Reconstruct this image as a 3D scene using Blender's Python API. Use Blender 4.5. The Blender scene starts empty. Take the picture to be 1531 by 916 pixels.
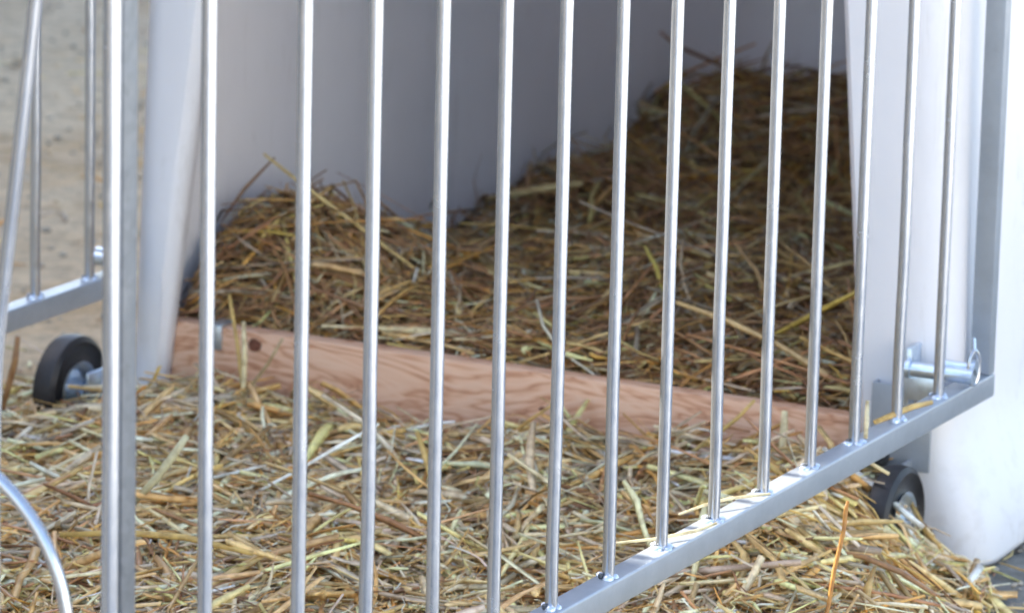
import bpy, bmesh, math, random
import numpy as np
from mathutils import Vector, Matrix, noise
random.seed(7); rng = np.random.default_rng(7)
scene = bpy.context.scene
COL = scene.collection

# ------------------------------------------------------------------ camera
yaw, pitch, roll = 0.46684602, 0.22365528, 0.02333776
Fw = Vector((-math.sin(yaw)*math.cos(pitch), math.cos(yaw)*math.cos(pitch), -math.sin(pitch)))
Rt = Vector((math.cos(yaw), math.sin(yaw), 0)); Up = Rt.cross(Fw)
R2 = Rt*math.cos(roll)+Up*math.sin(roll); U2 = -Rt*math.sin(roll)+Up*math.cos(roll)
cam = bpy.data.cameras.new('camera'); co = bpy.data.objects.new('camera', cam); COL.objects.link(co)
m = Matrix((R2, U2, -Fw)).transposed().to_4x4(); m.translation = Vector((1.69162, -4.32484, 1.33548))
co.matrix_world = m
cam.sensor_width = 36; cam.lens = 6995.0/1531*36; cam.clip_start = .1; cam.clip_end = 600
cam.dof.use_dof = True; cam.dof.focus_distance = 4.08; cam.dof.aperture_fstop = 10.5
scene.camera = co

# ------------------------------------------------------------------ light
SUN_EL, SUN_AZ = math.radians(36), math.radians(88)      # azimuth measured from +Y towards -X
sdir = Vector((-math.sin(SUN_AZ)*math.cos(SUN_EL), math.cos(SUN_AZ)*math.cos(SUN_EL), math.sin(SUN_EL)))
w = bpy.data.worlds.new('World'); scene.world = w; w.use_nodes = True
nt = w.node_tree; nt.nodes.clear()
sky = nt.nodes.new('ShaderNodeTexSky'); sky.sky_type = 'NISHITA'; sky.sun_disc = False
sky.sun_elevation = SUN_EL; sky.sun_rotation = -SUN_AZ; sky.dust_density = 2.0; sky.ozone_density = 1.0
bg = nt.nodes.new('ShaderNodeBackground'); bg.inputs[1].default_value = .13
ow = nt.nodes.new('ShaderNodeOutputWorld'); nt.links.new(sky.outputs[0], bg.inputs[0]); nt.links.new(bg.outputs[0], ow.inputs[0])
sun = bpy.data.lights.new('sun', 'SUN'); sun.energy = 4.8; sun.angle = math.radians(.5); sun.color = (1, .95, .86)
so = bpy.data.objects.new('sun', sun); COL.objects.link(so); so.rotation_euler = sdir.to_track_quat('Z', 'Y').to_euler()
scene.view_settings.view_transform = 'Standard'; scene.view_settings.look = 'None'
scene.view_settings.exposure = 2.27; scene.view_settings.gamma = 1
scene.view_settings.use_white_balance = True; scene.view_settings.white_balance_temperature = 6850; scene.view_settings.white_balance_tint = 10
scene.cycles.max_bounces = 8; scene.cycles.diffuse_bounces = 5
scene.cycles.use_denoising = True

# ------------------------------------------------------------------ materials
def new_mat(name):
    mt = bpy.data.materials.new(name); mt.use_nodes = True
    n = mt.node_tree.nodes; l = mt.node_tree.links
    return mt, n, l, n['Principled BSDF']
def noise_node(n, l, scale, detail=4, coord='Object', rough=.6, vec=None, dist=0):
    if vec is None:
        tc = n.new('ShaderNodeTexCoord'); vec = tc.outputs[coord]
    t = n.new('ShaderNodeTexNoise'); t.inputs['Scale'].default_value = scale; t.inputs['Detail'].default_value = detail
    t.inputs['Roughness'].default_value = rough; t.inputs['Distortion'].default_value = dist
    l.new(vec, t.inputs['Vector']); return t
def ramp(n, l, src, stops):
    r = n.new('ShaderNodeValToRGB'); l.new(src, r.inputs[0]); e = r.color_ramp.elements
    while len(e) < len(stops): e.new(.5)
    for k, (p, c) in enumerate(stops):
        e[k].position = p; e[k].color = c if len(c) == 4 else (*c, 1)
    return r
def bump(n, l, src, b, strength, dist=.002):
    bn = n.new('ShaderNodeBump'); bn.inputs['Strength'].default_value = strength; bn.inputs['Distance'].default_value = dist
    l.new(src, bn.inputs['Height']); l.new(bn.outputs[0], b.inputs['Normal']); return bn
def world_pos(n):
    g = n.new('ShaderNodeNewGeometry'); return g.outputs['Position']

def mat_galv(name, base=(.50, .53, .58), r0=.24, r1=.42, spangle=0, metal=.55):
    mt, n, l, b = new_mat(name)
    p = world_pos(n)
    t = noise_node(n, l, 60, 6, vec=p)
    t2 = noise_node(n, l, 14, 6, vec=p, rough=.7)
    v = n.new('ShaderNodeTexVoronoi'); v.inputs['Scale'].default_value = 130; l.new(p, v.inputs['Vector']); v.inputs['Randomness'].default_value = 1
    mx = n.new('ShaderNodeMath'); mx.operation = 'MULTIPLY_ADD'; mx.inputs[1].default_value = .03 + spangle
    sep = n.new('ShaderNodeSeparateColor'); l.new(v.outputs['Color'], sep.inputs[0])
    l.new(sep.outputs[0], mx.inputs[0]); l.new(t2.outputs[0], mx.inputs[2])
    r = ramp(n, l, mx.outputs[0], [(.3, tuple(c*.86 for c in base)), (.6, base), (1., tuple(min(1, c*1.12) for c in base))])
    l.new(r.outputs[0], b.inputs['Base Color'])
    b.inputs['Metallic'].default_value = metal
    mr = n.new('ShaderNodeMapRange'); mr.inputs[3].default_value = r0; mr.inputs[4].default_value = r1
    mr.inputs[1].default_value = .3; mr.inputs[2].default_value = .7
    l.new(t.outputs[0], mr.inputs[0]); l.new(mr.outputs[0], b.inputs['Roughness'])
    bump(n, l, t.outputs[0], b, .07 + spangle*.8, .0010)
    return mt
GALV = mat_galv('galvanised_bar', (.54, .575, .63), r0=.14, r1=.28, metal=.84, spangle=.06)
GALV2 = mat_galv('galvanised_tube', (.36, .40, .45), .32, .44, metal=.36, spangle=.05)
GALV3 = mat_galv('galvanised_spangled', (.19, .205, .225), .42, .62, .6, .5)
def mat_plain(name, col, rough=.6, metal=0, bs=0, bscale=80, var=.15):
    mt, n, l, b = new_mat(name)
    t = noise_node(n, l, bscale, 5, vec=world_pos(n))
    r = ramp(n, l, t.outputs[0], [(.3, tuple(c*(1-var) for c in col)), (.7, tuple(min(1, c*(1+var)) for c in col))])
    l.new(r.outputs[0], b.inputs['Base Color']); b.inputs['Roughness'].default_value = rough; b.inputs['Metallic'].default_value = metal
    if bs: bump(n, l, t.outputs[0], b, bs)
    return mt
RUBBER = mat_plain('black_rubber', (.013, .0125, .015), .45, 0, .3, 60, .5)
ZINC_BLUE = mat_plain('zinc_plated', (.60, .70, .82), .3, .85, .1)
HOLE = mat_plain('dark_bolt', (.10, .11, .12), .5, .5)
# white hutch plastic
PLASTIC, n, l, b = new_mat('white_hutch_plastic')
p = world_pos(n)
t = noise_node(n, l, 3.5, 6, vec=p); t2 = noise_node(n, l, 45, 5, vec=p)
r = ramp(n, l, t.outputs[0], [(.25, (.79, .79, .81)), (.6, (.85, .85, .875)), (.8, (.83, .83, .85))])
# mud splashes close to the ground
sx = n.new('ShaderNodeSeparateXYZ'); l.new(p, sx.inputs[0])
mr = n.new('ShaderNodeMapRange'); mr.inputs[1].default_value = 0; mr.inputs[2].default_value = .22; mr.inputs[3].default_value = .22; mr.inputs[4].default_value = 0
l.new(sx.outputs[2], mr.inputs[0])
r2 = ramp(n, l, t2.outputs[0], [(.52, (0, 0, 0)), (.66, (1, 1, 1))])
mm = n.new('ShaderNodeMath'); mm.operation = 'MULTIPLY'; l.new(mr.outputs[0], mm.inputs[0]); l.new(r2.outputs[0], mm.inputs[1])
mix = n.new('ShaderNodeMix'); mix.data_type = 'RGBA'; l.new(mm.outputs[0], mix.inputs[0]); l.new(r.outputs[0], mix.inputs[6]); mix.inputs[7].default_value = (.45, .40, .33, 1)
l.new(mix.outputs[2], b.inputs['Base Color']); b.inputs['Roughness'].default_value = .42
bump(n, l, t.outputs[0], b, .25, .01)
mp_ = n.new('ShaderNodeMapping'); mp_.inputs['Scale'].default_value = (1, 1, .14); mp_.inputs['Rotation'].default_value = (.3, .1, 0); l.new(p, mp_.inputs[0])
sc = noise_node(n, l, 34, 8, vec=mp_.outputs[0], rough=.75, dist=1.2)
sr = ramp(n, l, sc.outputs[0], [(.30, (.86, .85, .83)), (.42, (1, 1, 1)), (.75, (1, 1, 1))])
ml = n.new('ShaderNodeMix'); ml.data_type = 'RGBA'; ml.blend_type = 'MULTIPLY'; ml.inputs[0].default_value = 1
l.new(mix.outputs[2], ml.inputs[6]); l.new(sr.outputs[0], ml.inputs[7]); l.new(ml.outputs[2], b.inputs['Base Color'])
tr = n.new('ShaderNodeBsdfTranslucent'); tr.inputs[0].default_value = (.9, .88, .95, 1)
mt_ = n.new('ShaderNodeMixShader'); mt_.inputs[0].default_value = .15; o_ = n['Material Output']
l.new(b.outputs[0], mt_.inputs[1]); l.new(tr.outputs[0], mt_.inputs[2]); l.new(mt_.outputs[0], o_.inputs[0])
# straw, colour carried per stem
def mat_straw(name, dark=1.):
    mt, n, l, b = new_mat(name)
    a = n.new('ShaderNodeAttribute'); a.attribute_name = 'stem_colour'
    t = noise_node(n, l, 70, 5, vec=world_pos(n))
    r = ramp(n, l, t.outputs[0], [(.3, (.55*dark, .47*dark, .40*dark)), (.55, (dark, dark, dark)), (.8, (1.18*dark, 1.15*dark, 1.1*dark))])
    mx = n.new('ShaderNodeMix'); mx.data_type = 'RGBA'; mx.blend_type = 'MULTIPLY'; mx.inputs[0].default_value = 1
    l.new(a.outputs['Color'], mx.inputs[6]); l.new(r.outputs[0], mx.inputs[7]); l.new(mx.outputs[2], b.inputs['Base Color'])
    b.inputs['Roughness'].default_value = .36; b.inputs['Specular IOR Level'].default_value = .42
    return mt
STRAW = mat_straw('straw_stems')
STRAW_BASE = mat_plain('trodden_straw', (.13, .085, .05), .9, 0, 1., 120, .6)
# board wood
WOOD, n, l, b = new_mat('red_larch_board')
tc = n.new('ShaderNodeTexCoord')
mp = n.new('ShaderNodeMapping'); mp.inputs['Scale'].default_value = (3.6, 14, 22); l.new(tc.outputs['Object'], mp.inputs[0])
big = noise_node(n, l, .9, 4, vec=mp.outputs[0], dist=.6)
mu = n.new('ShaderNodeMath'); mu.operation = 'MULTIPLY'; mu.inputs[1].default_value = 11; l.new(big.outputs[0], mu.inputs[0])
fr = n.new('ShaderNodeMath'); fr.operation = 'PINGPONG'; fr.inputs[1].default_value = .5; l.new(mu.outputs[0], fr.inputs[0])
mp2 = n.new('ShaderNodeMapping'); mp2.inputs['Scale'].default_value = (4, 60, 160); l.new(tc.outputs['Object'], mp2.inputs[0])
fine = noise_node(n, l, 2, 5, vec=mp2.outputs[0])
ad = n.new('ShaderNodeMath'); ad.operation = 'MULTIPLY_ADD'; ad.inputs[1].default_value = .35; l.new(fine.outputs[0], ad.inputs[0]); l.new(fr.outputs[0], ad.inputs[2])
r = ramp(n, l, ad.outputs[0], [(.12, (.38, .15, .07)), (.20, (.58, .29, .165)), (.42, (.74, .44, .285)), (.85, (.80, .54, .38))])
l.new(r.outputs[0], b.inputs['Base Color']); b.inputs['Roughness'].default_value = .7
bump(n, l, ad.outputs[0], b, .3, .002)
KNOT = mat_plain('wood_knot', (.17, .06, .035), .7, 0, .4, 200, .5)
# ground
GROUND, n, l, b = new_mat('packed_gravel_ground')
p = world_pos(n)
a1 = noise_node(n, l, 2.2, 6, vec=p); a2 = noise_node(n, l, 28, 8, vec=p, rough=.75); a3 = noise_node(n, l, 9, 5, vec=p)
r = ramp(n, l, a1.outputs[0], [(.3, (.56, .40, .23)), (.5, (.70, .53, .34)), (.62, (.58, .39, .21)), (.75, (.74, .60, .43))])
r2 = ramp(n, l, a2.outputs[0], [(.25, (.45, .45, .45)), (.5, (1, 1, 1)), (.75, (1.3, 1.28, 1.22))])
mx = n.new('ShaderNodeMix'); mx.data_type = 'RGBA'; mx.blend_type = 'MULTIPLY'; mx.inputs[0].default_value = 1
l.new(r.outputs[0], mx.inputs[6]); l.new(r2.outputs[0], mx.inputs[7])
# the far end of the yard and the side right of the hutch are greyer tarmac
sx = n.new('ShaderNodeSeparateXYZ'); l.new(p, sx.inputs[0])
def ramp_axis(out, lo, hi):
    q = n.new('ShaderNodeMapRange'); q.inputs[1].default_value = lo; q.inputs[2].default_value = hi; l.new(out, q.inputs[0]); return q
far = ramp_axis(sx.outputs[1], 1.5, 3.0)
rightside = ramp_axis(sx.outputs[0], -.15, .0)
mxx = n.new('ShaderNodeMath'); mxx.operation = 'MAXIMUM'
fm = n.new('ShaderNodeMath'); fm.operation = 'MULTIPLY'; fm.inputs[1].default_value = .35; l.new(far.outputs[0], fm.inputs[0])
l.new(fm.outputs[0], mxx.inputs[0]); l.new(rightside.outputs[0], mxx.inputs[1])
gr = ramp(n, l, a2.outputs[0], [(.25, (.09, .09, .085)), (.5, (.24, .23, .205)), (.7, (.36, .34, .30))])
mg = n.new('ShaderNodeMix'); mg.data_type = 'RGBA'; l.new(mxx.outputs[0], mg.inputs[0]); l.new(mx.outputs[2], mg.inputs[6]); l.new(gr.outputs[0], mg.inputs[7])
bounce_zone = ramp_axis(sx.outputs[0], .62, .66)          # unseen pale ground added right of the hutch to bounce sunlight
cr = ramp(n, l, a2.outputs[0], [(.2, (.38, .37, .35)), (.5, (.52, .51, .49)), (.8, (.60, .59, .57))])
ms = n.new('ShaderNodeMix'); ms.data_type = 'RGBA'; l.new(bounce_zone.outputs[0], ms.inputs[0]); l.new(mg.outputs[2], ms.inputs[6]); l.new(cr.outputs[0], ms.inputs[7])
l.new(ms.outputs[2], b.inputs['Base Color']); b.inputs['Roughness'].default_value = .92
bump(n, l, a2.outputs[0], b, .9, .012)
BLOCKER_WOOD = mat_plain('blocker_boards', (.30, .24, .18), .85, 0, .4, 12, .3)
ROOF = mat_plain('grey_roof', (.18, .17, .17), .8, 0, .4, 20, .25)
BOUNCE_PALE = mat_plain('bounce_pale', (.70, .69, .66), .85, 0, .3, 8, .08)

# ------------------------------------------------------------------ helpers
def link(name, bm, mt, parent=None, smooth=True, kind=None):
    me = bpy.data.meshes.new(name); bm.normal_update(); bm.to_mesh(me); bm.free()
    for q in (mt if isinstance(mt, (list, tuple)) else [mt]): me.materials.append(q)
    if smooth:
        me.polygons.foreach_set('use_smooth', [True]*len(me.polygons))
        if hasattr(me, 'set_sharp_from_angle'): me.set_sharp_from_angle(angle=math.radians(40))
    o = bpy.data.objects.new(name, me); COL.objects.link(o)
    if parent: o.parent = parent
    if kind: o['kind'] = kind
    return o
def thing(name, label, cat, loc=(0, 0, 0), group=None):
    o = bpy.data.objects.new(name, None); COL.objects.link(o); o.location = loc; o.empty_display_size = .1
    o['label'] = label; o['category'] = cat
    if group: o['group'] = group
    return o
def tag(o, label, cat, group=None):
    o['label'] = label; o['category'] = cat
    if group: o['group'] = group
    return o
def box(bm, lo, hi, bev=0., seg=2):
    r = bmesh.ops.create_cube(bm, size=1)
    for v in r['verts']:
        v.co = Vector([lo[k]+(v.co[k]+.5)*(hi[k]-lo[k]) for k in range(3)])
    if bev:
        es = list({e for v in r['verts'] for e in v.link_edges})
        bmesh.ops.bevel(bm, geom=es, offset=bev, segments=seg, profile=.5, affect='EDGES')
def tube(bm, pts, rad, seg=14, cap=True, jitter=0):
    pts = [Vector(q) for q in pts]; rings = []
    rads = rad if isinstance(rad, (list, tuple)) else [rad]*len(pts)
    for i, q in enumerate(pts):
        d = (pts[min(i+1, len(pts)-1)]-pts[max(i-1, 0)]).normalized()
        if i == 0:
            a = d.orthogonal().normalized()
        else:
            a = (a-d*a.dot(d)).normalized()
        bb = d.cross(a)
        rings.append([bm.verts.new(q+(a*math.cos(2*math.pi*k/seg)+bb*math.sin(2*math.pi*k/seg))*(rads[i]*(1+random.uniform(-jitter, jitter)))) for k in range(seg)])
    for i in range(len(rings)-1):
        for k in range(seg):
            bm.faces.new((rings[i][k], rings[i][(k+1) % seg], rings[i+1][(k+1) % seg], rings[i+1][k]))
    if cap:
        bm.faces.new(rings[0][::-1]); bm.faces.new(rings[-1])
def lathe_x(bm, prof, seg=40, x0=0.):
    """profile of (x, r) turned about the X axis"""
    rings = []
    for x, r_ in prof:
        rings.append([bm.verts.new((x0+x, r_*math.cos(2*math.pi*k/seg), r_*math.sin(2*math.pi*k/seg))) for k in range(seg)])
    for i in range(len(rings)-1):
        for k in range(seg):
            bm.faces.new((rings[i][k], rings[i+1][k], rings[i+1][(k+1) % seg], rings[i][(k+1) % seg]))
    return rings

# ------------------------------------------------------------------ ground
def gh(x, y):
    return .010*noise.noise(Vector((x*1.3, y*1.3, 0)))+.004*noise.noise(Vector((x*9, y*9, 3)))
bm = bmesh.new()
xs = [-160, -60, -25, -12, -7]+[-5+.1*i for i in range(91)]+[6, 10, 25, 60, 160]
ys = [-160, -60, -25, -12, -6]+[-2.5+.1*i for i in range(86)]+[8, 14, 30, 80, 260]
gv = [[bm.verts.new((x, y, gh(x, y)-.004 if abs(x) < 6 and -3 < y < 7 else 0)) for x in xs] for y in ys]
for j in range(len(ys)-1):
    for i in range(len(xs)-1):
        bm.faces.new((gv[j][i], gv[j][i+1], gv[j+1][i+1], gv[j+1][i]))
link('ground', bm, GROUND, kind='structure')
# loose pebbles on the yard
bm = bmesh.new()
for k in range(2600):
    if k % 2: x, y = random.uniform(-3.2, -1.15), random.uniform(.2, 3.4)
    else: x, y = random.uniform(-.3, .5), random.uniform(-.3, .9)
    s_ = random.choice((.002, .003, .004, .005))*random.uniform(.7, 1.4)
    rr = bmesh.ops.create_icosphere(bm, subdivisions=1, radius=s_)
    f = Vector((random.uniform(.7, 1.4), random.uniform(.7, 1.4), random.uniform(.4, .8)))
    z = gh(x, y)-.003
    for v in rr['verts']:
        v.co = Vector((v.co.x*f.x*random.uniform(.85, 1.15)+x, v.co.y*f.y+y, v.co.z*f.z+z+s_*.2))
o = link('gravel', bm, mat_plain('pebble_stone', (.38, .33, .26), .85, 0, .2, 14, .45), kind='stuff')
o['label'] = 'small loose pebbles scattered over the packed yard'

# ------------------------------------------------------------------ unseen sheds added left of the frame to shade the pen
def blocker(y0, y1, h, x0, x1, label):
    t_ = thing('blocker', label, 'blocker', (0, 0, 0))
    q = bmesh.new(); box(q, (x0, y0, -.02), (x1, y1, h), .01, 1); link('wall', q, BLOCKER_WOOD, t_, False)
    q = bmesh.new()
    a = [(x0-.25, h), (x1, h), (x1, h+.35), (x0-.25, h+.9)]
    v0 = [q.verts.new((x, y0, z+.003)) for x, z in a]; v1 = [q.verts.new((x, y1, z+.003)) for x, z in a]
    q.faces.new(v0); q.faces.new(v1[::-1])
    for k in range(4): q.faces.new((v0[k], v1[k], v1[(k+1) % 4], v0[(k+1) % 4]))
    bmesh.ops.recalc_face_normals(q, faces=q.faces); link('roof', q, ROOF, t_, False)
    return t_
YS = math.cos(SUN_AZ)/math.sin(SUN_AZ)*4.4      # sideways drift of the sun rays at the sheds
blocker(-.27+YS, 4.0, 4.08, -8, -4.4, 'unseen wooden shed beside the far end of the yard')
blocker(-9.0, -.70+YS, 4.08, -8, -4.4, 'unseen wooden shed beside the near end of the yard')
gt = thing('gap_blocker', 'high board gate closing the narrow gap between the two sheds', 'gate')  # unseen panel added so the sun patch starts at rail height
BLOCKER_H = .168+4.38*math.tan(SUN_EL)/math.sin(SUN_AZ)
bm = bmesh.new(); box(bm, (-4.397, -.76+YS, -.01), (-4.36, -.21+YS, BLOCKER_H)); link('board', bm, BLOCKER_WOOD, gt, False)

bouncer = thing('bounce_wall', 'unseen pale building across the yard, facing the pen', 'reflector', (6.5, 0, 0))  # added out of view: sunlit wall for bar reflections and warm fill
bm = bmesh.new(); box(bm, (0, -5.6, -.02), (5, -1.2, 3.2), .01, 1); link('wall', bm, BOUNCE_PALE, bouncer, False)
bm = bmesh.new(); v0 = [bm.verts.new(c_) for c_ in ((-.3, -5.9, 3.18), (5.3, -5.9, 3.18), (2.5, -5.9, 5.))]; v1 = [bm.verts.new((c_.co.x, -.9, c_.co.z)) for c_ in v0]
bm.faces.new(v0); bm.faces.new(v1[::-1])
for k in range(3): bm.faces.new((v0[k], v1[k], v1[(k+1) % 3], v0[(k+1) % 3]))
bmesh.ops.recalc_face_normals(bm, faces=bm.faces); link('roof', bm, ROOF, bouncer, False)

# ------------------------------------------------------------------ calf hutch
hutch = thing('calf_hutch', 'white plastic calf hutch with open front, wheels and straw inside', 'calf hutch', (-.505, .08, 0))
hutch_inv = Matrix.Translation((.505, -.08, 0))
def hpart(name, bm, mt, parent=hutch, smooth=True):
    o_ = link(name, bm, mt, None, smooth); o_.parent = parent
    if parent is hutch: o_.matrix_parent_inverse = hutch_inv
    return o_
YF, YB = .08, 1.90
def open_r(z): return -.123-.088*(z-.16)
def open_l(z): return -.971+.122*(z-.10)
def hull_loop(z):
    fl = 1-min(1, max(0, (z-.02)/.15)); fl = fl*fl*(3-2*fl)
    xr = -.018-.040*max(0, z-.17)/1.1+.042*fl; xl = -1.019+.034*max(0, z)
    if z > 1.05: k = (z-1.05)/.22; sh = .30*(1-math.sqrt(max(0, 1-k*k))); xr -= sh; xl += sh
    yb = YB-.10*z
    yf = YF+.012*z
    rc = .065
    pts = []
    def arc(cx_, cy_, a0, a1, n_=8, r_=rc):
        for k in range(n_+1):
            a = a0+(a1-a0)*k/n_; pts.append((cx_+r_*math.cos(a), cy_+r_*math.sin(a)))
    orr, oll = open_r(z), open_l(z)
    pts.append((orr, yf+.022)); pts.append((orr+.003, yf+.008)); pts.append((orr+.010, yf)); pts.append((orr+(xr-rc-orr)*.5, yf-.001))
    arc(xr-.045, yf+.045, -math.pi/2, 0, 8, .045)
    for k in range(1, 12): 
        yy = yf+rc+(yb-rc*2-yf-rc)*k/12
        pts.append((xr+(.010 if k % 3 == 1 and z < .95 else 0)*1, yy))
    arc(xr-rc*2, yb-rc*2, 0, math.pi/2, 8, rc*2)
    arc(xl+rc*2, yb-rc*2, math.pi/2, math.pi, 8, rc*2)
    for k in range(1, 12):
        yy = yb-rc*2+(yf+rc-yb+rc*2)*k/12
        pts.append((xl-(.010 if k % 3 == 1 and z < .95 else 0)*1, yy))
    arc(xl+rc*.5, yf+rc*.5, math.pi, math.pi*1.5, 8, rc*.5)
    pts.append((oll-(oll-xl-rc*.5)*.5, yf-.001)); pts.append((oll-.010, yf)); pts.append((oll-.003, yf+.008)); pts.append((oll, yf+.022))
    return pts
zs = [.0, .006, .03, .05, .075, .1, .125, .15, .175, .2, .3, .4, .5, .6, .7, .8, .9, .98, 1.05, 1.10, 1.15, 1.20, 1.235, 1.26]
bm = bmesh.new(); rows = []
for z in zs: rows.append([bm.verts.new((x, y, z)) for x, y in hull_loop(z)])
for j in range(len(rows)-1):
    for i in range(len(rows[0])-1):
        bm.faces.new((rows[j][i], rows[j][i+1], rows[j+1][i+1], rows[j+1][i]))
for v in rows[0]+rows[1]:                       # the foot of the side walls lifts off the ground towards the back
    v.co.z += min(.03, .35*max(0, v.co.y-.07)**2)
top = bm.faces.new(rows[-1])
bmesh.ops.recalc_face_normals(bm, faces=bm.faces)
sh = hpart('shell', bm, PLASTIC); md = sh.modifiers.new('solid', 'SOLIDIFY'); md.thickness = .006; md.offset = 0
bm = bmesh.new(); box(bm, (open_l(1.0)-.02, YF+.016, .98), (open_r(1.0)+.02, YF+.04, 1.25), .008); hpart('front_header', bm, PLASTIC)
# threshold board with knots and the little steel clip
BX0, BX1, BZ0, BZ1, BY0, BY1 = -.985, -.118, .005, .138, .104, .130
bm = bmesh.new(); box(bm, (BX0, BY0, BZ0), (BX1, BY1, BZ1), .0025)
board = hpart('threshold_board', bm, WOOD)
board['label'] = 'reddish softwood threshold board across the hutch opening'
for (kx, kz, rx, rz) in ((-.862, .123, .0085, .0075), (-.395, .060, .006, .005), (-.50, .098, .004, .003), (-.705, .060, .0045, .006)):
    bm = bmesh.new(); vs = [bm.verts.new((kx+rx*math.cos(a)*random.uniform(.9, 1.1), BY0-.0008, kz+rz*math.sin(a)*random.uniform(.9, 1.1))) for a in [2*math.pi*k/18 for k in range(18)]]
    c_ = bm.verts.new((kx, BY0-.0018, kz))
    for k in range(18): bm.faces.new((vs[k], vs[(k+1) % 18], c_))
    o = link('knot', bm, KNOT); o.parent = board
bm = bmesh.new(); box(bm, (-.922, BY0-.0035, .112), (-.904, BY0-.0005, .1415), .001); box(bm, (-.922, BY0-.0035, .1390), (-.904, BY1+.003, .1415), .001)
o = link('board_clip', bm, ZINC_BLUE); o.parent = board

# wheels
def make_wheel():
    t_ = bpy.data.objects.new('wheel', None); COL.objects.link(t_); t_.empty_display_size = .05
    R_, W_ = .063, .030
    q = bmesh.new()
    lathe_x(q, [(-W_/2+.004, R_*.50), (-W_/2, R_*.56), (-W_/2, R_*.88), (-W_/2+.004, R_*.975), (0, R_), (W_/2-.004, R_*.975), (W_/2, R_*.88), (W_/2-.006, R_*.80), (W_/2-.008, R_*.62), (W_/2-.004, R_*.50), (-W_/2+.004, R_*.50)], 56)
    link('tyre', q, RUBBER, t_)
    q = bmesh.new()
    lathe_x(q, [(-.002, .006), (-.002, R_*.42), (W_/2-.005, R_*.47), (W_/2-.001, R_*.53), (W_/2-.004, R_*.45), (W_/2-.011, R_*.36), (W_/2-.009, R_*.22), (W_/2-.002, R_*.20), (W_/2+.004, R_*.19), (W_/2+.004, .001)], 40)
    link('rim', q, ZINC_BLUE, t_)
    q = bmesh.new(); lathe_x(q, [(-.02, .0045), (.026, .0045), (.026, .0005)], 12)
    for k in range(6): pass
    lathe_x(q, [(.016, .0001), (.016, .009), (.023, .009), (.024, .0001)], 6)
    link('axle', q, GALV2, t_)
    return t_
wl = make_wheel(); wl.parent = hutch; wl.matrix_parent_inverse = hutch_inv; wl.location = (-1.062, .034, .061)
wr = wl.copy(); COL.objects.link(wr); wr.location = (-.046, .008, .063); wr.scale = (.9, .9, .9)
for ch in list(wl.children):
    c_ = ch.copy(); COL.objects.link(c_); c_.parent = wr
# arm carrying each wheel: a flat steel strap down from a plate on the hull corner
bm = bmesh.new()
box(bm, (-1.034, .022, .050), (-1.030, .060, .085), .001)
tube(bm, [(-1.036, .05, .064), (-1.030, .070, .068), (-1.022, .086, .072)], .008, 10)
hpart('wheel_arm', bm, ZINC_BLUE)
bm = bmesh.new()
box(bm, (-.100, .064, .100), (-.032, .068, .190), .002)
box(bm, (-.100, .067, .100), (-.096, .090, .190), .001)
o = hpart('wheel_plate', bm, GALV2)
bm = bmesh.new(); lathe_x(bm, [(0, .0001), (0, .008), (.006, .008), (.007, .006), (.007, .0001)], 6)
lathe_x(bm, [(-.002, .0001), (-.002, .012), (0, .012), (0, .0001)], 16)
bb = link('bolt', bm, HOLE, o); bb.rotation_euler = (0, 0, -math.pi/2); bb.location = (-.058, .0630, .150)
c2 = bb.copy(); COL.objects.link(c2); c2.location = (-.088, .0630, .112)
bm = bmesh.new(); box(bm, (-.056, .004, .060), (-.052, .068, .112), .001)
hpart('wheel_arm', bm, GALV2)

# hinge brackets that hold the fence panels
def bracket(sx, name_label):
    q = bmesh.new()
    x0 = -.052 if sx > 0 else -1.006
    x1 = .020 if sx > 0 else -1.035
    z = .214
    tube(q, [(x0, .045, z), (x1, .045, z)], .0080, 18)
    tube(q, [(x0-.001*sx, .045, z), (x0+.004*sx, .045, z)], .0105, 18)
    a, b_ = sorted((x0-.004, x0+.034*(1 if sx > 0 else -.2)))
    box(q, (a, .047, z-.034), (b_, .050, z-.008), .001)
    box(q, (a-.002, .049, z-.06), (a+.004, .080, z+.02), .001)
    o_ = hpart('panel_bracket', q, ZINC_BLUE)
    return o_
bracket(1, ''); bracket(-1, '')

# ------------------------------------------------------------------ fence panels
S = .11
YR = [-S*k for k in range(13)]+[-1.461]
bar_top = 1.08
def bar_bm(h0, h1, x=0, y=0, r_=.0056):
    q = bmesh.new(); n_ = 26
    pts = []
    for k in range(n_+1):
        z = h0+(h1-h0)*k/n_
        pts.append((x+.0012*noise.noise(Vector((x*31, y*17, z*5))), y+.0012*noise.noise(Vector((x*11, y*27+5, z*6))), z))
    tube(q, pts, r_, 20, True)
    return q
def weld_bm():
    q = bmesh.new()
    for (dx, dy, s_) in ((0, -.0078, .0042), (0, .0078, .0045), (.0062, 0, .003), (-.0062, .001, .004)):
        rr = bmesh.ops.create_icosphere(q, subdivisions=2, radius=s_)
        for v in rr['verts']:
            v.co = Vector((v.co.x*1.3+dx, v.co.y*1.2+dy, v.co.z*.75+.0004))*1.0
            v.co += Vector((random.uniform(-1, 1), random.uniform(-1, 1), random.uniform(-1, 1)))*.0005
    return q
WELD = mat_galv('weld_bead', (.60, .68, .80), .2, .38)
Z0 = .200
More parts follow.
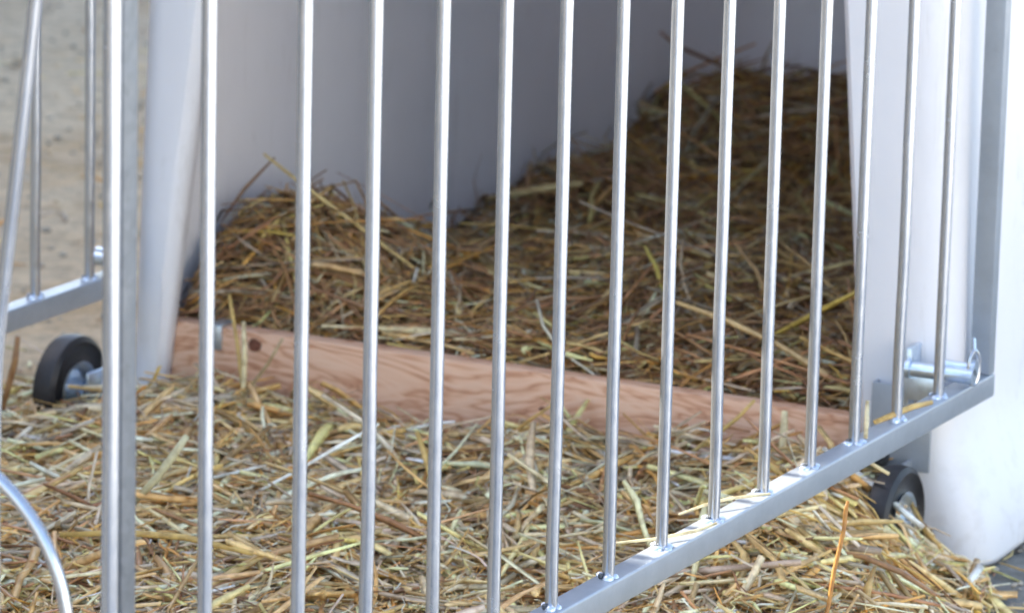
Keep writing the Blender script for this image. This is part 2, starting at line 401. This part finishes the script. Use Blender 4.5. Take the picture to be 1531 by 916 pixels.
def panel(label, y_end_near=-1.578):
    t_ = thing('fence_panel', label, 'fence panel', (0, 0, 0), 'galvanised side panels of the calf pen')
    q = bmesh.new(); box(q, (-.012, -1.5765, Z0-.0245), (.012, .1285, Z0), .0022, 3); rail = link('bottom_rail', q, GALV2, t_)
    q = bmesh.new(); box(q, (-.012, -1.5765, bar_top), (.012, .1285, bar_top+.0245), .0022, 3); link('top_rail', q, GALV2, t_)
    q = bmesh.new(); box(q, (-.0115, .1130, Z0+.0005), (.0112, .1282, bar_top-.0005), .0018, 2); link('end_post', q, GALV2, t_)
    q = bmesh.new(); box(q, (-.0060, -1.597, Z0-.0245), (.0118, -1.577, bar_top+.0245), .002, 2); link('end_post', q, GALV3, t_)
    first = None
    wb = None
    for y in YR:
        if first is None:
            first = link('bar', bar_bm(Z0-.001, bar_top+.001), GALV, t_); first.location = (0, y, 0); o_ = first
            wb = link('weld', weld_bm(), WELD, first); wb.location = (0, 0, Z0)
            q = bmesh.new(); box(q, (-.0052, -.0092, 0), (-.0008, -.0052, .0048), .001, 1); nb = link('weld_gap', q, HOLE, first, False); nb.location = (0, 0, Z0)
        else:
            o_ = first.copy(); COL.objects.link(o_); o_.parent = t_; o_.location = (random.uniform(-.0006, .0006), y+random.uniform(-.0008, .0008), 0)
            o_.rotation_euler.z = random.uniform(0, 6.28)
            n_ = nb.copy(); COL.objects.link(n_); n_.parent = o_; n_.rotation_euler.z = -o_.rotation_euler.z+random.uniform(-.2, .2)
            w_ = wb.copy(); COL.objects.link(w_); w_.parent = o_; w_.rotation_euler.z = -o_.rotation_euler.z+random.uniform(-.5, .5); w_.scale = (random.uniform(.85, 1.15), random.uniform(.85, 1.2), random.uniform(.7, 1.3))
    return t_
pr = panel('near side panel of round steel bars on a sloping-looking square rail, in front of the hutch')
pr['label'] = 'near galvanised barred side panel running across the whole hutch opening'
pl = pr.copy(); COL.objects.link(pl); pl.location = (-1.0152, 0, 0); pl['label'] = 'far galvanised barred side panel seen left of the hutch above the small black wheel'
for ch in list(pr.children):
    c_ = ch.copy(); COL.objects.link(c_); c_.parent = pl
    if ch.name.startswith('end_post') and ch.data.vertices[0].co.y > 0: c_.location.y = -.052
    if 'rail' in ch.name: c_.scale.y = .9695; c_.location.y = -1.5765*(1-.9695)
    for g in ch.children:
        d_ = g.copy(); COL.objects.link(d_); d_.parent = c_
# locking pins
def lock_pin(x, y, z, label):
    t_ = thing('locking_pin', label, 'pin', (x, y, z), 'spring pins that lock the side panels to the hutch')
    q = bmesh.new(); tube(q, [(-.022, 0, 0), (.012, 0, 0)], .0045, 14); tube(q, [(.010, 0, 0), (.016, 0, 0)], .0085, 16); link('pin', q, ZINC_BLUE, t_)
    q = bmesh.new(); pts = [(.013+.003*math.sin(a), .007*math.sin(a), .018*math.cos(a)) for a in [2*math.pi*k/28 for k in range(29)]]
    tube(q, pts, .0021, 8); tube(q, [(.013, 0, .017), (.010, .004, .030)], .002, 8); link('ring', q, GALV, t_)
    return t_
lock_pin(.004, .052, .222, 'silver ring pin at the low corner of the near side panel')
lock_pin(-1.012, .046, .222, 'silver ring pin at the corner of the far side panel')

# ------------------------------------------------------------------ front gate, left of the corner post
fg = thing('front_gate', 'front gate of bent galvanised tube hinged on the round corner post', 'gate', (0, 0, 0))
def fpart(name, q, mt=GALV): return link(name, q, mt, fg)
fpart('hinge_post', bar_bm(Z0-.03, bar_top+.03, .0100, -1.6090, .0062))
gY = -1.60
q = bmesh.new()
ctrl = [(.012, 1.104), (-.026, .98), (-.045, .86), (-.051, .814), (-.063, .718), (-.080, .591), (-.0845, .548), (-.0865, .473), (-.0865, .365), (-.0865, .205)]
pts = []
for i in range(len(ctrl)-1):
    for k in range(4):
        f = k/4; pts.append((ctrl[i][0]*(1-f)+ctrl[i+1][0]*f, -1.612, ctrl[i][1]*(1-f)+ctrl[i+1][1]*f))
pts.append((ctrl[-1][0], -1.612, ctrl[-1][1]))
for _ in range(3):
    pts = [pts[0]]+[tuple((Vector(pts[i-1])+Vector(pts[i])*2+Vector(pts[i+1]))/4) for i in range(1, len(pts)-1)]+[pts[-1]]
tube(q, pts, .0050, 18); fpart('bent_tube', q)
q = bmesh.new(); tube(q, [(-.142+.131*math.cos(a), -1.632, .366+.131*math.sin(a)) for a in [2*math.pi*k/72 for k in range(73)]], .0050, 16, False); fpart('bucket_ring', q)
q = bmesh.new(); box(q, (-1.0, -1.606, Z0-.0245), (-.008, -1.582, Z0), .002); fpart('bottom_rail', q, GALV2)
q = bmesh.new(); box(q, (-1.0, -1.606, bar_top+.03), (-.008, -1.582, bar_top+.054), .002); fpart('top_rail', q, GALV2)
q = bmesh.new(); box(q, (-1.024, -1.606, Z0-.0245), (-1.0005, -1.582, bar_top+.054), .002); fpart('end_post', q, GALV2)
for k in range(6):
    o = fpart('bar', bar_bm(Z0-.001, bar_top+.031)); o.location = (-.90+.11*k, -1.594, 0)

# ------------------------------------------------------------------ straw
def h_in(x, y):
    t1 = min(1, max(0, (y-1.18)/.30)); t1 = t1*t1*(3-2*t1)
    h = .132+.012*min(1, max(0, (y-.12)/.2))+.062*t1-.036*min(1, max(0, (y-.42)/.3))
    k = min(1, max(0, (y-.14)/.09)); k = k*k*(3-2*k)
    h += k*.078*math.exp(-((x+.93)/.16)**2-((y-.30)/.17)**2)
    h += .030*math.exp(-((x+.97)/.25)**2-((y-1.08)/.16)**2)
    h += .035*math.exp(-((x+.55)/.22)**2-((y-.55)/.2)**2)
    h -= .02*math.exp(-((x+.85)/.15)**2-((y-.75)/.15)**2)
    h += .022*math.exp(-((x+.88)/.13)**2-((y-1.38)/.2)**2)
    h += .016*noise.noise(Vector((x*6, y*6, 1)))+.008*noise.noise(Vector((x*15, y*15, 2)))
    return h
def h_out(x, y):
    h = .056+.022*math.exp(-((x+.2)/.28)**2-((y-.05)/.25)**2)+.018*noise.noise(Vector((x*5, y*5, 7)))+.015*noise.noise(Vector((x*14, y*14, 9)))
    h += .030*math.exp(-((x+.02)/.15)**2-((y+.25)/.2)**2)+.03*math.exp(-((x+.12)/.06)**2-((y+.10)/.12)**2)
    # edges of the heap
    right = .10+max(0, -.1-y)*.35+.03*noise.noise(Vector((y*8, 4, 0)))
    left = -1.20+.05*noise.noise(Vector((y*7, 9, 0)))
    back = .17+.04*noise.noise(Vector((x*7, 2, 0))) if x < -1.0 else .6
    backr = .09-(x+.02)*1.0 if x > -.02 else 9
    e = min((right-x)/.17, (x-left)/.14, (back-y)/.12, (backr-y)/.12, 1)
    h *= 1-.50*min(1, max(0, (x+.10)/.09))*min(1, max(0, (y+.22)/.12))
    h *= 1-.36*min(1, max(0, (-.93-x)/.07))*min(1, max(0, (y+.32)/.12))
    e = max(-.2, e); return h*math.sin(max(0, e)*math.pi/2)-.01*(e < 0)
def sheet(name, f, x0, x1, y0, y1, step, sink):
    nx, ny = int((x1-x0)/step)+1, int((y1-y0)/step)+1
    V = []
    for j in range(ny):
        for i in range(nx):
            x, y = x0+i*step, y0+j*step
            V.append((x, y, f(x, y)-sink))
    F = [(j*nx+i, j*nx+i+1, (j+1)*nx+i+1, (j+1)*nx+i) for j in range(ny-1) for i in range(nx-1)]
    return V, F
PAL = np.array([(.74, .57, .31), (.70, .47, .20), (.66, .38, .11), (.58, .52, .43), (.30, .17, .095), (.84, .74, .55), (.50, .37, .19), (.48, .28, .155), (.76, .70, .60)])
PAL = PAL*np.array([1.16, 1.035, .86])
PROB_OUT = np.array([.22, .15, .07, .12, .09, .17, .03, .04, .11])
PROB_PALE = np.array([.25, .16, .05, .10, .02, .26, .04, .02, .10])
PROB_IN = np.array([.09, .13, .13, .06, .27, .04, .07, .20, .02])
def stems(N, f, reg, lens, wid, prob, spread, lift, ok, nseg=3, tilt=.16, wiggle=.009, flatr=(.18, .6)):
    """flattened, slightly kinked hollow-stem strips lying on the heap"""
    X, Y = [], []
    while len(X) < N:
        x = random.uniform(reg[0], reg[1]); y = random.uniform(reg[2], reg[3])
        if ok(x, y): X.append(x); Y.append(y)
    X = np.array(X); Y = np.array(Y)
    Z = np.array([f(a, b) for a, b in zip(X, Y)])
    e = .02
    GX = np.array([(f(a+e, b)-f(a-e, b))/(2*e) for a, b in zip(X, Y)]); GY = np.array([(f(a, b+e)-f(a, b-e))/(2*e) for a, b in zip(X, Y)])
    L = np.exp(rng.normal(math.log(lens), .50, N)); L = np.clip(L, lens*.3, lens*2.3)
    W = np.minimum(wid*np.exp(rng.normal(0, .36, N)), .0095)
    # azimuth: uniform with local swirls
    A = rng.uniform(0, 2*math.pi, N)
    sw = np.array([noise.noise(Vector((a*4, b*4, 30)))*4 for a, b in zip(X, Y)])
    A = np.where(rng.random(N) < .45, sw+rng.normal(0, .35, N)+yaw*.5, A)
    T = np.clip(rng.normal(0, tilt, N), -.42, .42)
    d = np.stack([np.cos(A)*np.cos(T), np.sin(A)*np.cos(T), np.sin(T)+np.clip(GX, -.6, .6)*np.cos(A)+np.clip(GY, -.6, .6)*np.sin(A)], 1)
    d /= np.linalg.norm(d, axis=1)[:, None]
    c = np.stack([X, Y, Z+rng.random(N)**1.5*spread-.006+np.abs(np.sin(T))*L*lift], 1)
    side = np.cross(d, np.array([0, 0, 1.])); side /= np.linalg.norm(side, axis=1)[:, None]+1e-9
    up = np.cross(side, d)
    tw = rng.normal(0, .7, N)[:, None]
    s2 = side*np.cos(tw)+up*np.sin(tw); u2 = -side*np.sin(tw)+up*np.cos(tw)
    bendA = rng.normal(0, .10, N); bendB = rng.normal(0, .07, N)
    kink = np.where(rng.random(N) < .22, rng.normal(0, .28, N), 0)
    M = nseg+1
    tt = np.linspace(-.5, .5, M); wig = rng.normal(0, wiggle, (N, M, 3)); wseg = np.exp(rng.normal(0, .16, (N, M)))
    flat = rng.uniform(flatr[0], flatr[1], N)
    verts = np.zeros((N, M, 4, 3))
    for k, t in enumerate(tt):
        off = (bendA*(t*t)*2+kink*max(0, t)*1.)*L
        off2 = -np.abs(bendB)*(t*t)*1.6*L
        p = c+d*(L*t)[:, None]+side*off[:, None]+np.array([0, 0, 1.])*off2[:, None]+wig[:, k]*np.array([1, 1, .6])*np.minimum(L, .08)[:, None]
        taper = 1. if 0 < k < M-1 else .72
        hw = (W*.5*taper*wseg[:, k])[:, None]; ht = (W*.5*flat*taper)[:, None]
        verts[:, k, 0] = p+s2*hw; verts[:, k, 1] = p+u2*ht; verts[:, k, 2] = p-s2*hw; verts[:, k, 3] = p-u2*ht
    base = (np.arange(N)*M*4)[:, None, None, None]
    kk = np.arange(M-1)[None, :, None, None]*4
    r = np.arange(4)[None, None, :, None]
    quad = np.concatenate([kk+r, kk+(r+1) % 4, kk+4+(r+1) % 4, kk+4+r], 3)+base
    faces = quad.reshape(-1, 4)
    ends = np.concatenate([(np.arange(N)*M*4)[:, None]+np.array([[3, 2, 1, 0]]), (np.arange(N)*M*4)[:, None]+np.array([[0, 1, 2, 3]])+(M-1)*4])
    faces = np.concatenate([faces, ends])
    idx = rng.choice(len(PAL), N, p=prob/prob.sum())
    idx = np.where((W > .0075) & (np.isin(idx, (2, 4, 7))), 0, idx)
    colr = PAL[idx]*np.exp(rng.normal(0, .27, (N, 1)))*np.exp(rng.normal(0, .03, (N, 3)))
    colv = np.repeat(colr, M*4, axis=0)
    return verts.reshape(-1, 3), faces, np.clip(colv, .01, .90)
def np_mesh(name, sets, mats, sheet_vf=None):
    V, F, Cc = [], [], []; nv = 0
    for v, f, c in sets:
        V.append(v); F.append(f+nv); Cc.append(c); nv += len(v)
    nstem = sum(len(f) for f in F)
    if sheet_vf:
        v, f = np.array(sheet_vf[0]), np.array(sheet_vf[1]); V.append(v); F.append(f+nv); Cc.append(np.full((len(v), 3), .15)); nv += len(v)
    V = np.concatenate(V); F = np.concatenate(F); Cc = np.concatenate(Cc)
    me = bpy.data.meshes.new(name)
    me.vertices.add(len(V)); me.vertices.foreach_set('co', V.astype(np.float32).ravel())
    me.loops.add(F.size); me.loops.foreach_set('vertex_index', F.astype(np.int32).ravel())
    me.polygons.add(len(F)); me.polygons.foreach_set('loop_start', np.arange(0, F.size, 4, dtype=np.int32))
    me.polygons.foreach_set('loop_total', np.full(len(F), 4, dtype=np.int32))
    mi = np.zeros(len(F), dtype=np.int32); mi[nstem:] = 1
    for q_ in mats: me.materials.append(q_)
    me.polygons.foreach_set('material_index', mi)
    me.polygons.foreach_set('use_smooth', np.ones(len(F), dtype=bool))
    at = me.attributes.new('stem_colour', 'FLOAT_COLOR', 'POINT')
    at.data.foreach_set('color', np.concatenate([Cc, np.ones((len(Cc), 1))], 1).astype(np.float32).ravel())
    me.update(); me.validate()
    o_ = bpy.data.objects.new(name, me); COL.objects.link(o_); return o_

def ok_in(x, y): return open_l(.1)-.03 < x < -.03 and .14 < y < 1.72 and not (x > -.10 and y < .3)
def ok_out(x, y):
    if h_out(x, y) < .006: return random.random() < .02 and -1.3 < x < .3 and y < .25
    if y > .085 and x > -1.06: return False
    if x < -1.0 and y > .0: return random.random() < .5
    if x > -.10 and y > .04 : return False
    return True
RO = (-1.32, .30, -1.15, .18); RI = (-1.0, -.03, .14, 1.72)
outs = [stems(15000, h_out, RO, .074, .0052, PROB_OUT, .020, .25, ok_out, 3, .15),
        stems(19000, h_out, RO, .030, .0032, PROB_OUT, .022, .3, ok_out, 2, .25),
        stems(2400, h_out, RO, .085, .0075, PROB_OUT, .028, .35, ok_out, 4, .20),
        stems(4800, h_out, RO, .055, .0068, PROB_PALE, .022, .3, ok_out, 3, .22, .014, (.06, .16)),
        stems(14000, h_out, RO, .034, .0014, PROB_OUT, .026, .3, ok_out, 4, .30, .07, (.5, .9)),
        stems(400, h_out, RO, .045, .0030, PROB_OUT, .020, .5, ok_out, 3, .60)]
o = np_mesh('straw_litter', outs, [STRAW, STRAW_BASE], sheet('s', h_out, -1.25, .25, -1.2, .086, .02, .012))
o['kind'] = 'stuff'; o['label'] = 'pale golden straw litter heaped in the pen in front of the hutch'
o = np_mesh('stray_straw', [stems(420, lambda x, y: .003+gh(x, y), (-2.6, -1.15, .1, 2.6), .045, .0035, PROB_OUT, .006, .1, lambda x, y: True, 3, .05), stems(90, lambda x, y: .003+gh(x, y), (.08, .5, -.3, .8), .04, .003, PROB_OUT, .005, .1, lambda x, y: True, 3, .05)], [STRAW])
o['kind'] = 'stuff'; o['label'] = 'stray bits of straw scattered over the bare yard'
# the straw inside stays within the hutch walls: keep stem tips short of the left wall
ins = [stems(15000, h_in, RI, .080, .0038, PROB_IN, .024, .25, ok_in, 3, .18),
       stems(14000, h_in, RI, .038, .0024, PROB_IN, .026, .3, ok_in, 2, .30),
       stems(1800, h_in, RI, .11, .0052, PROB_IN, .032, .35, ok_in, 4, .22),
       stems(9000, h_in, RI, .034, .0014, PROB_IN, .030, .3, ok_in, 4, .35, .07, (.5, .9)),
       stems(200, h_in, RI, .05, .0030, PROB_IN, .022, .5, ok_in, 3, .60)]
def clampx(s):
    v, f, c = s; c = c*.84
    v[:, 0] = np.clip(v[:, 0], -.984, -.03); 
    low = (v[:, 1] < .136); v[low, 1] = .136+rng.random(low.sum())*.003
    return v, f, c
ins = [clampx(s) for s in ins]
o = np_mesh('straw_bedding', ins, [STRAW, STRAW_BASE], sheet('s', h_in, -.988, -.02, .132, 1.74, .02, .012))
o['kind'] = 'stuff'; o['label'] = 'brownish straw bedding banked up inside the white hutch'

# stems that stand out one by one
def stem(label, pts, wdt, colr, flat=.45):
    me_pts = [Vector(p_) for p_ in pts]
    V, F = [], []
    M = len(me_pts)
    for i, p_ in enumerate(me_pts):
        d = (me_pts[min(i+1, M-1)]-me_pts[max(i-1, 0)]).normalized()
        s_ = d.cross(co.matrix_world.translation-p_).normalized(); u_ = s_.cross(d)
        ww = wdt*(.5 if 0 < i < M-1 else .38)
        for k in range(8):
            a = 2*math.pi*k/8; V.append(p_+s_*math.cos(a)*ww+u_*math.sin(a)*ww*flat)
    for i in range(M-1):
        for k in range(8): F.append((i*8+k, i*8+(k+1) % 8, i*8+8+(k+1) % 8, i*8+8+k))
    F.append(tuple(range(8))[::-1]); F.append(tuple((M-1)*8+k for k in range(8)))
    me = bpy.data.meshes.new('straw_stem'); me.from_pydata(V, [], F); me.materials.append(STRAW)
    at = me.attributes.new('stem_colour', 'FLOAT_COLOR', 'POINT')
    at.data.foreach_set('color', np.tile(np.array([*colr, 1.], dtype=np.float32), len(V)))
    for p_ in me.polygons: p_.use_smooth = True
    o_ = bpy.data.objects.new('straw_stem', me); COL.objects.link(o_)
    tag(o_, label, 'straw stem'); return o_
GOLD, PALE, ORANGE, GREY, TAN = (.56, .38, .12), (.74, .64, .38), (.44, .20, .04), (.46, .44, .38), (.42, .31, .16)
stem('kinked amber stem standing upright in the straw outside the rail', [(.100, -.471, .214), (.099, -.473, .205), (.100, -.478, .189), (.100, -.487, .172), (.101, -.500, .155), (.103, -.515, .125), (.10, -.53, .09)], .0040, ORANGE)
stem('long golden stem resting along the top of the near rail', [(-.008, -.150, .2045), (-.001, -.12, .2065), (.006, -.085, .2085), (.014, -.052, .2075)], .0062, GOLD)
stem('pale stem leaning up from the near rail toward the white flange', [(.006, -.205, .2025), (-.004, -.180, .213), (-.012, -.16, .228)], .0050, PALE)
stem('thin curled stem draped over the sunlit part of the rail', [(-.030, -.56, .203), (-.018, -.53, .2068), (-.004, -.50, .2085), (.006, -.475, .2062), (.013, -.45, .2035)], .0028, PALE)
stem('short pale stem caught across the rail below the sunlit part', [(-.035, -.68, .204), (-.01, -.65, .2045), (.01, -.61, .2052), (.013, -.57, .2035)], .0030, PALE)
stem('straight pale stem standing in front of the board near its left end', [(-.852, .058, .05), (-.8505, .060, .085), (-.851, .062, .12), (-.8515, .060, .160)], .0062, PALE)
stem('thin tan stem leaning left over the steel clip on the board', [(-.842, .052, .05), (-.852, .060, .085), (-.868, .075, .13), (-.885, .085, .182)], .0045, GOLD)
stem('thin tan stem leaning right below the round knot', [(-.858, .050, .05), (-.842, .058, .085), (-.822, .064, .115), (-.806, .068, .145)], .0038, TAN)
stem('pale triangular leaf standing at the right part of the board', [(-.190, .045, .07), (-.193, .052, .10), (-.1945, .058, .125), (-.196, .062, .146)], .0085, PALE)
stem('tan stem leaning up against the board at its right part', [(-.31, .02, .075), (-.285, .04, .098), (-.25, .06, .13), (-.232, .065, .152)], .0042, GOLD)
stem('wide pale stalk sloping down through the dip in the bedding', [(-.815, .47, .190), (-.785, .46, .176), (-.75, .44, .160), (-.715, .42, .145), (-.70, .41, .136)], .0085, TAN)
stem('left stalk of the pale crossed pair on the bedding', [(-.700, .43, .118), (-.692, .435, .14), (-.684, .44, .168)], .0070, PALE)
stem('right stalk of the pale crossed pair on the bedding', [(-.705, .43, .158), (-.690, .425, .142), (-.668, .42, .120)], .0060, PALE)
stem('long pale stem rising from the bedding above the left of the board', [(-.925, .22, .170), (-.895, .20, .185), (-.86, .19, .195), (-.835, .18, .205)], .0070, TAN)
stem('grey bent stem on the bedding above the middle of the board', [(-.80, .25, .178), (-.775, .25, .165), (-.755, .25, .160), (-.742, .25, .175), (-.735, .25, .20)], .0042, GREY)
stem('short stray stem lying on the bare ground left of the black wheel', [(-1.40, .32, .006), (-1.37, .35, .009), (-1.33, .36, .006)], .0045, PALE)
stem('brown dry leaf curling up in front of the far black wheel', [(-1.075, -.09, .055), (-1.068, -.085, .085), (-1.062, -.08, .115), (-1.058, -.08, .145)], .0075, (.30, .16, .07))
stem('pale bent stem across the black wheel beside the flange', [(-.075, -.06, .145), (-.055, -.055, .138), (-.03, -.05, .126)], .0045, PALE)
stem('thick golden stem slanting down from the rail beside the right wheel', [(-.14, -.14, .150), (-.10, -.13, .125), (-.06, -.12, .10), (-.02, -.11, .075)], .0065, GOLD)
stem('long yellow stem lying level in the litter near the left bars', [(-.66, -.62, .105), (-.60, -.60, .112), (-.54, -.585, .112), (-.47, -.575, .104)], .0065, GOLD)
stem('broad pale stem bent upward in the litter left of the middle', [(-.70, -.42, .085), (-.68, -.41, .11), (-.665, -.40, .135), (-.655, -.39, .155)], .0085, (.55, .50, .30))
stem('yellow broken stem crossing the litter below the middle of the board', [(-.52, -.15, .125), (-.50, -.17, .108), (-.475, -.20, .09)], .0065, GOLD)
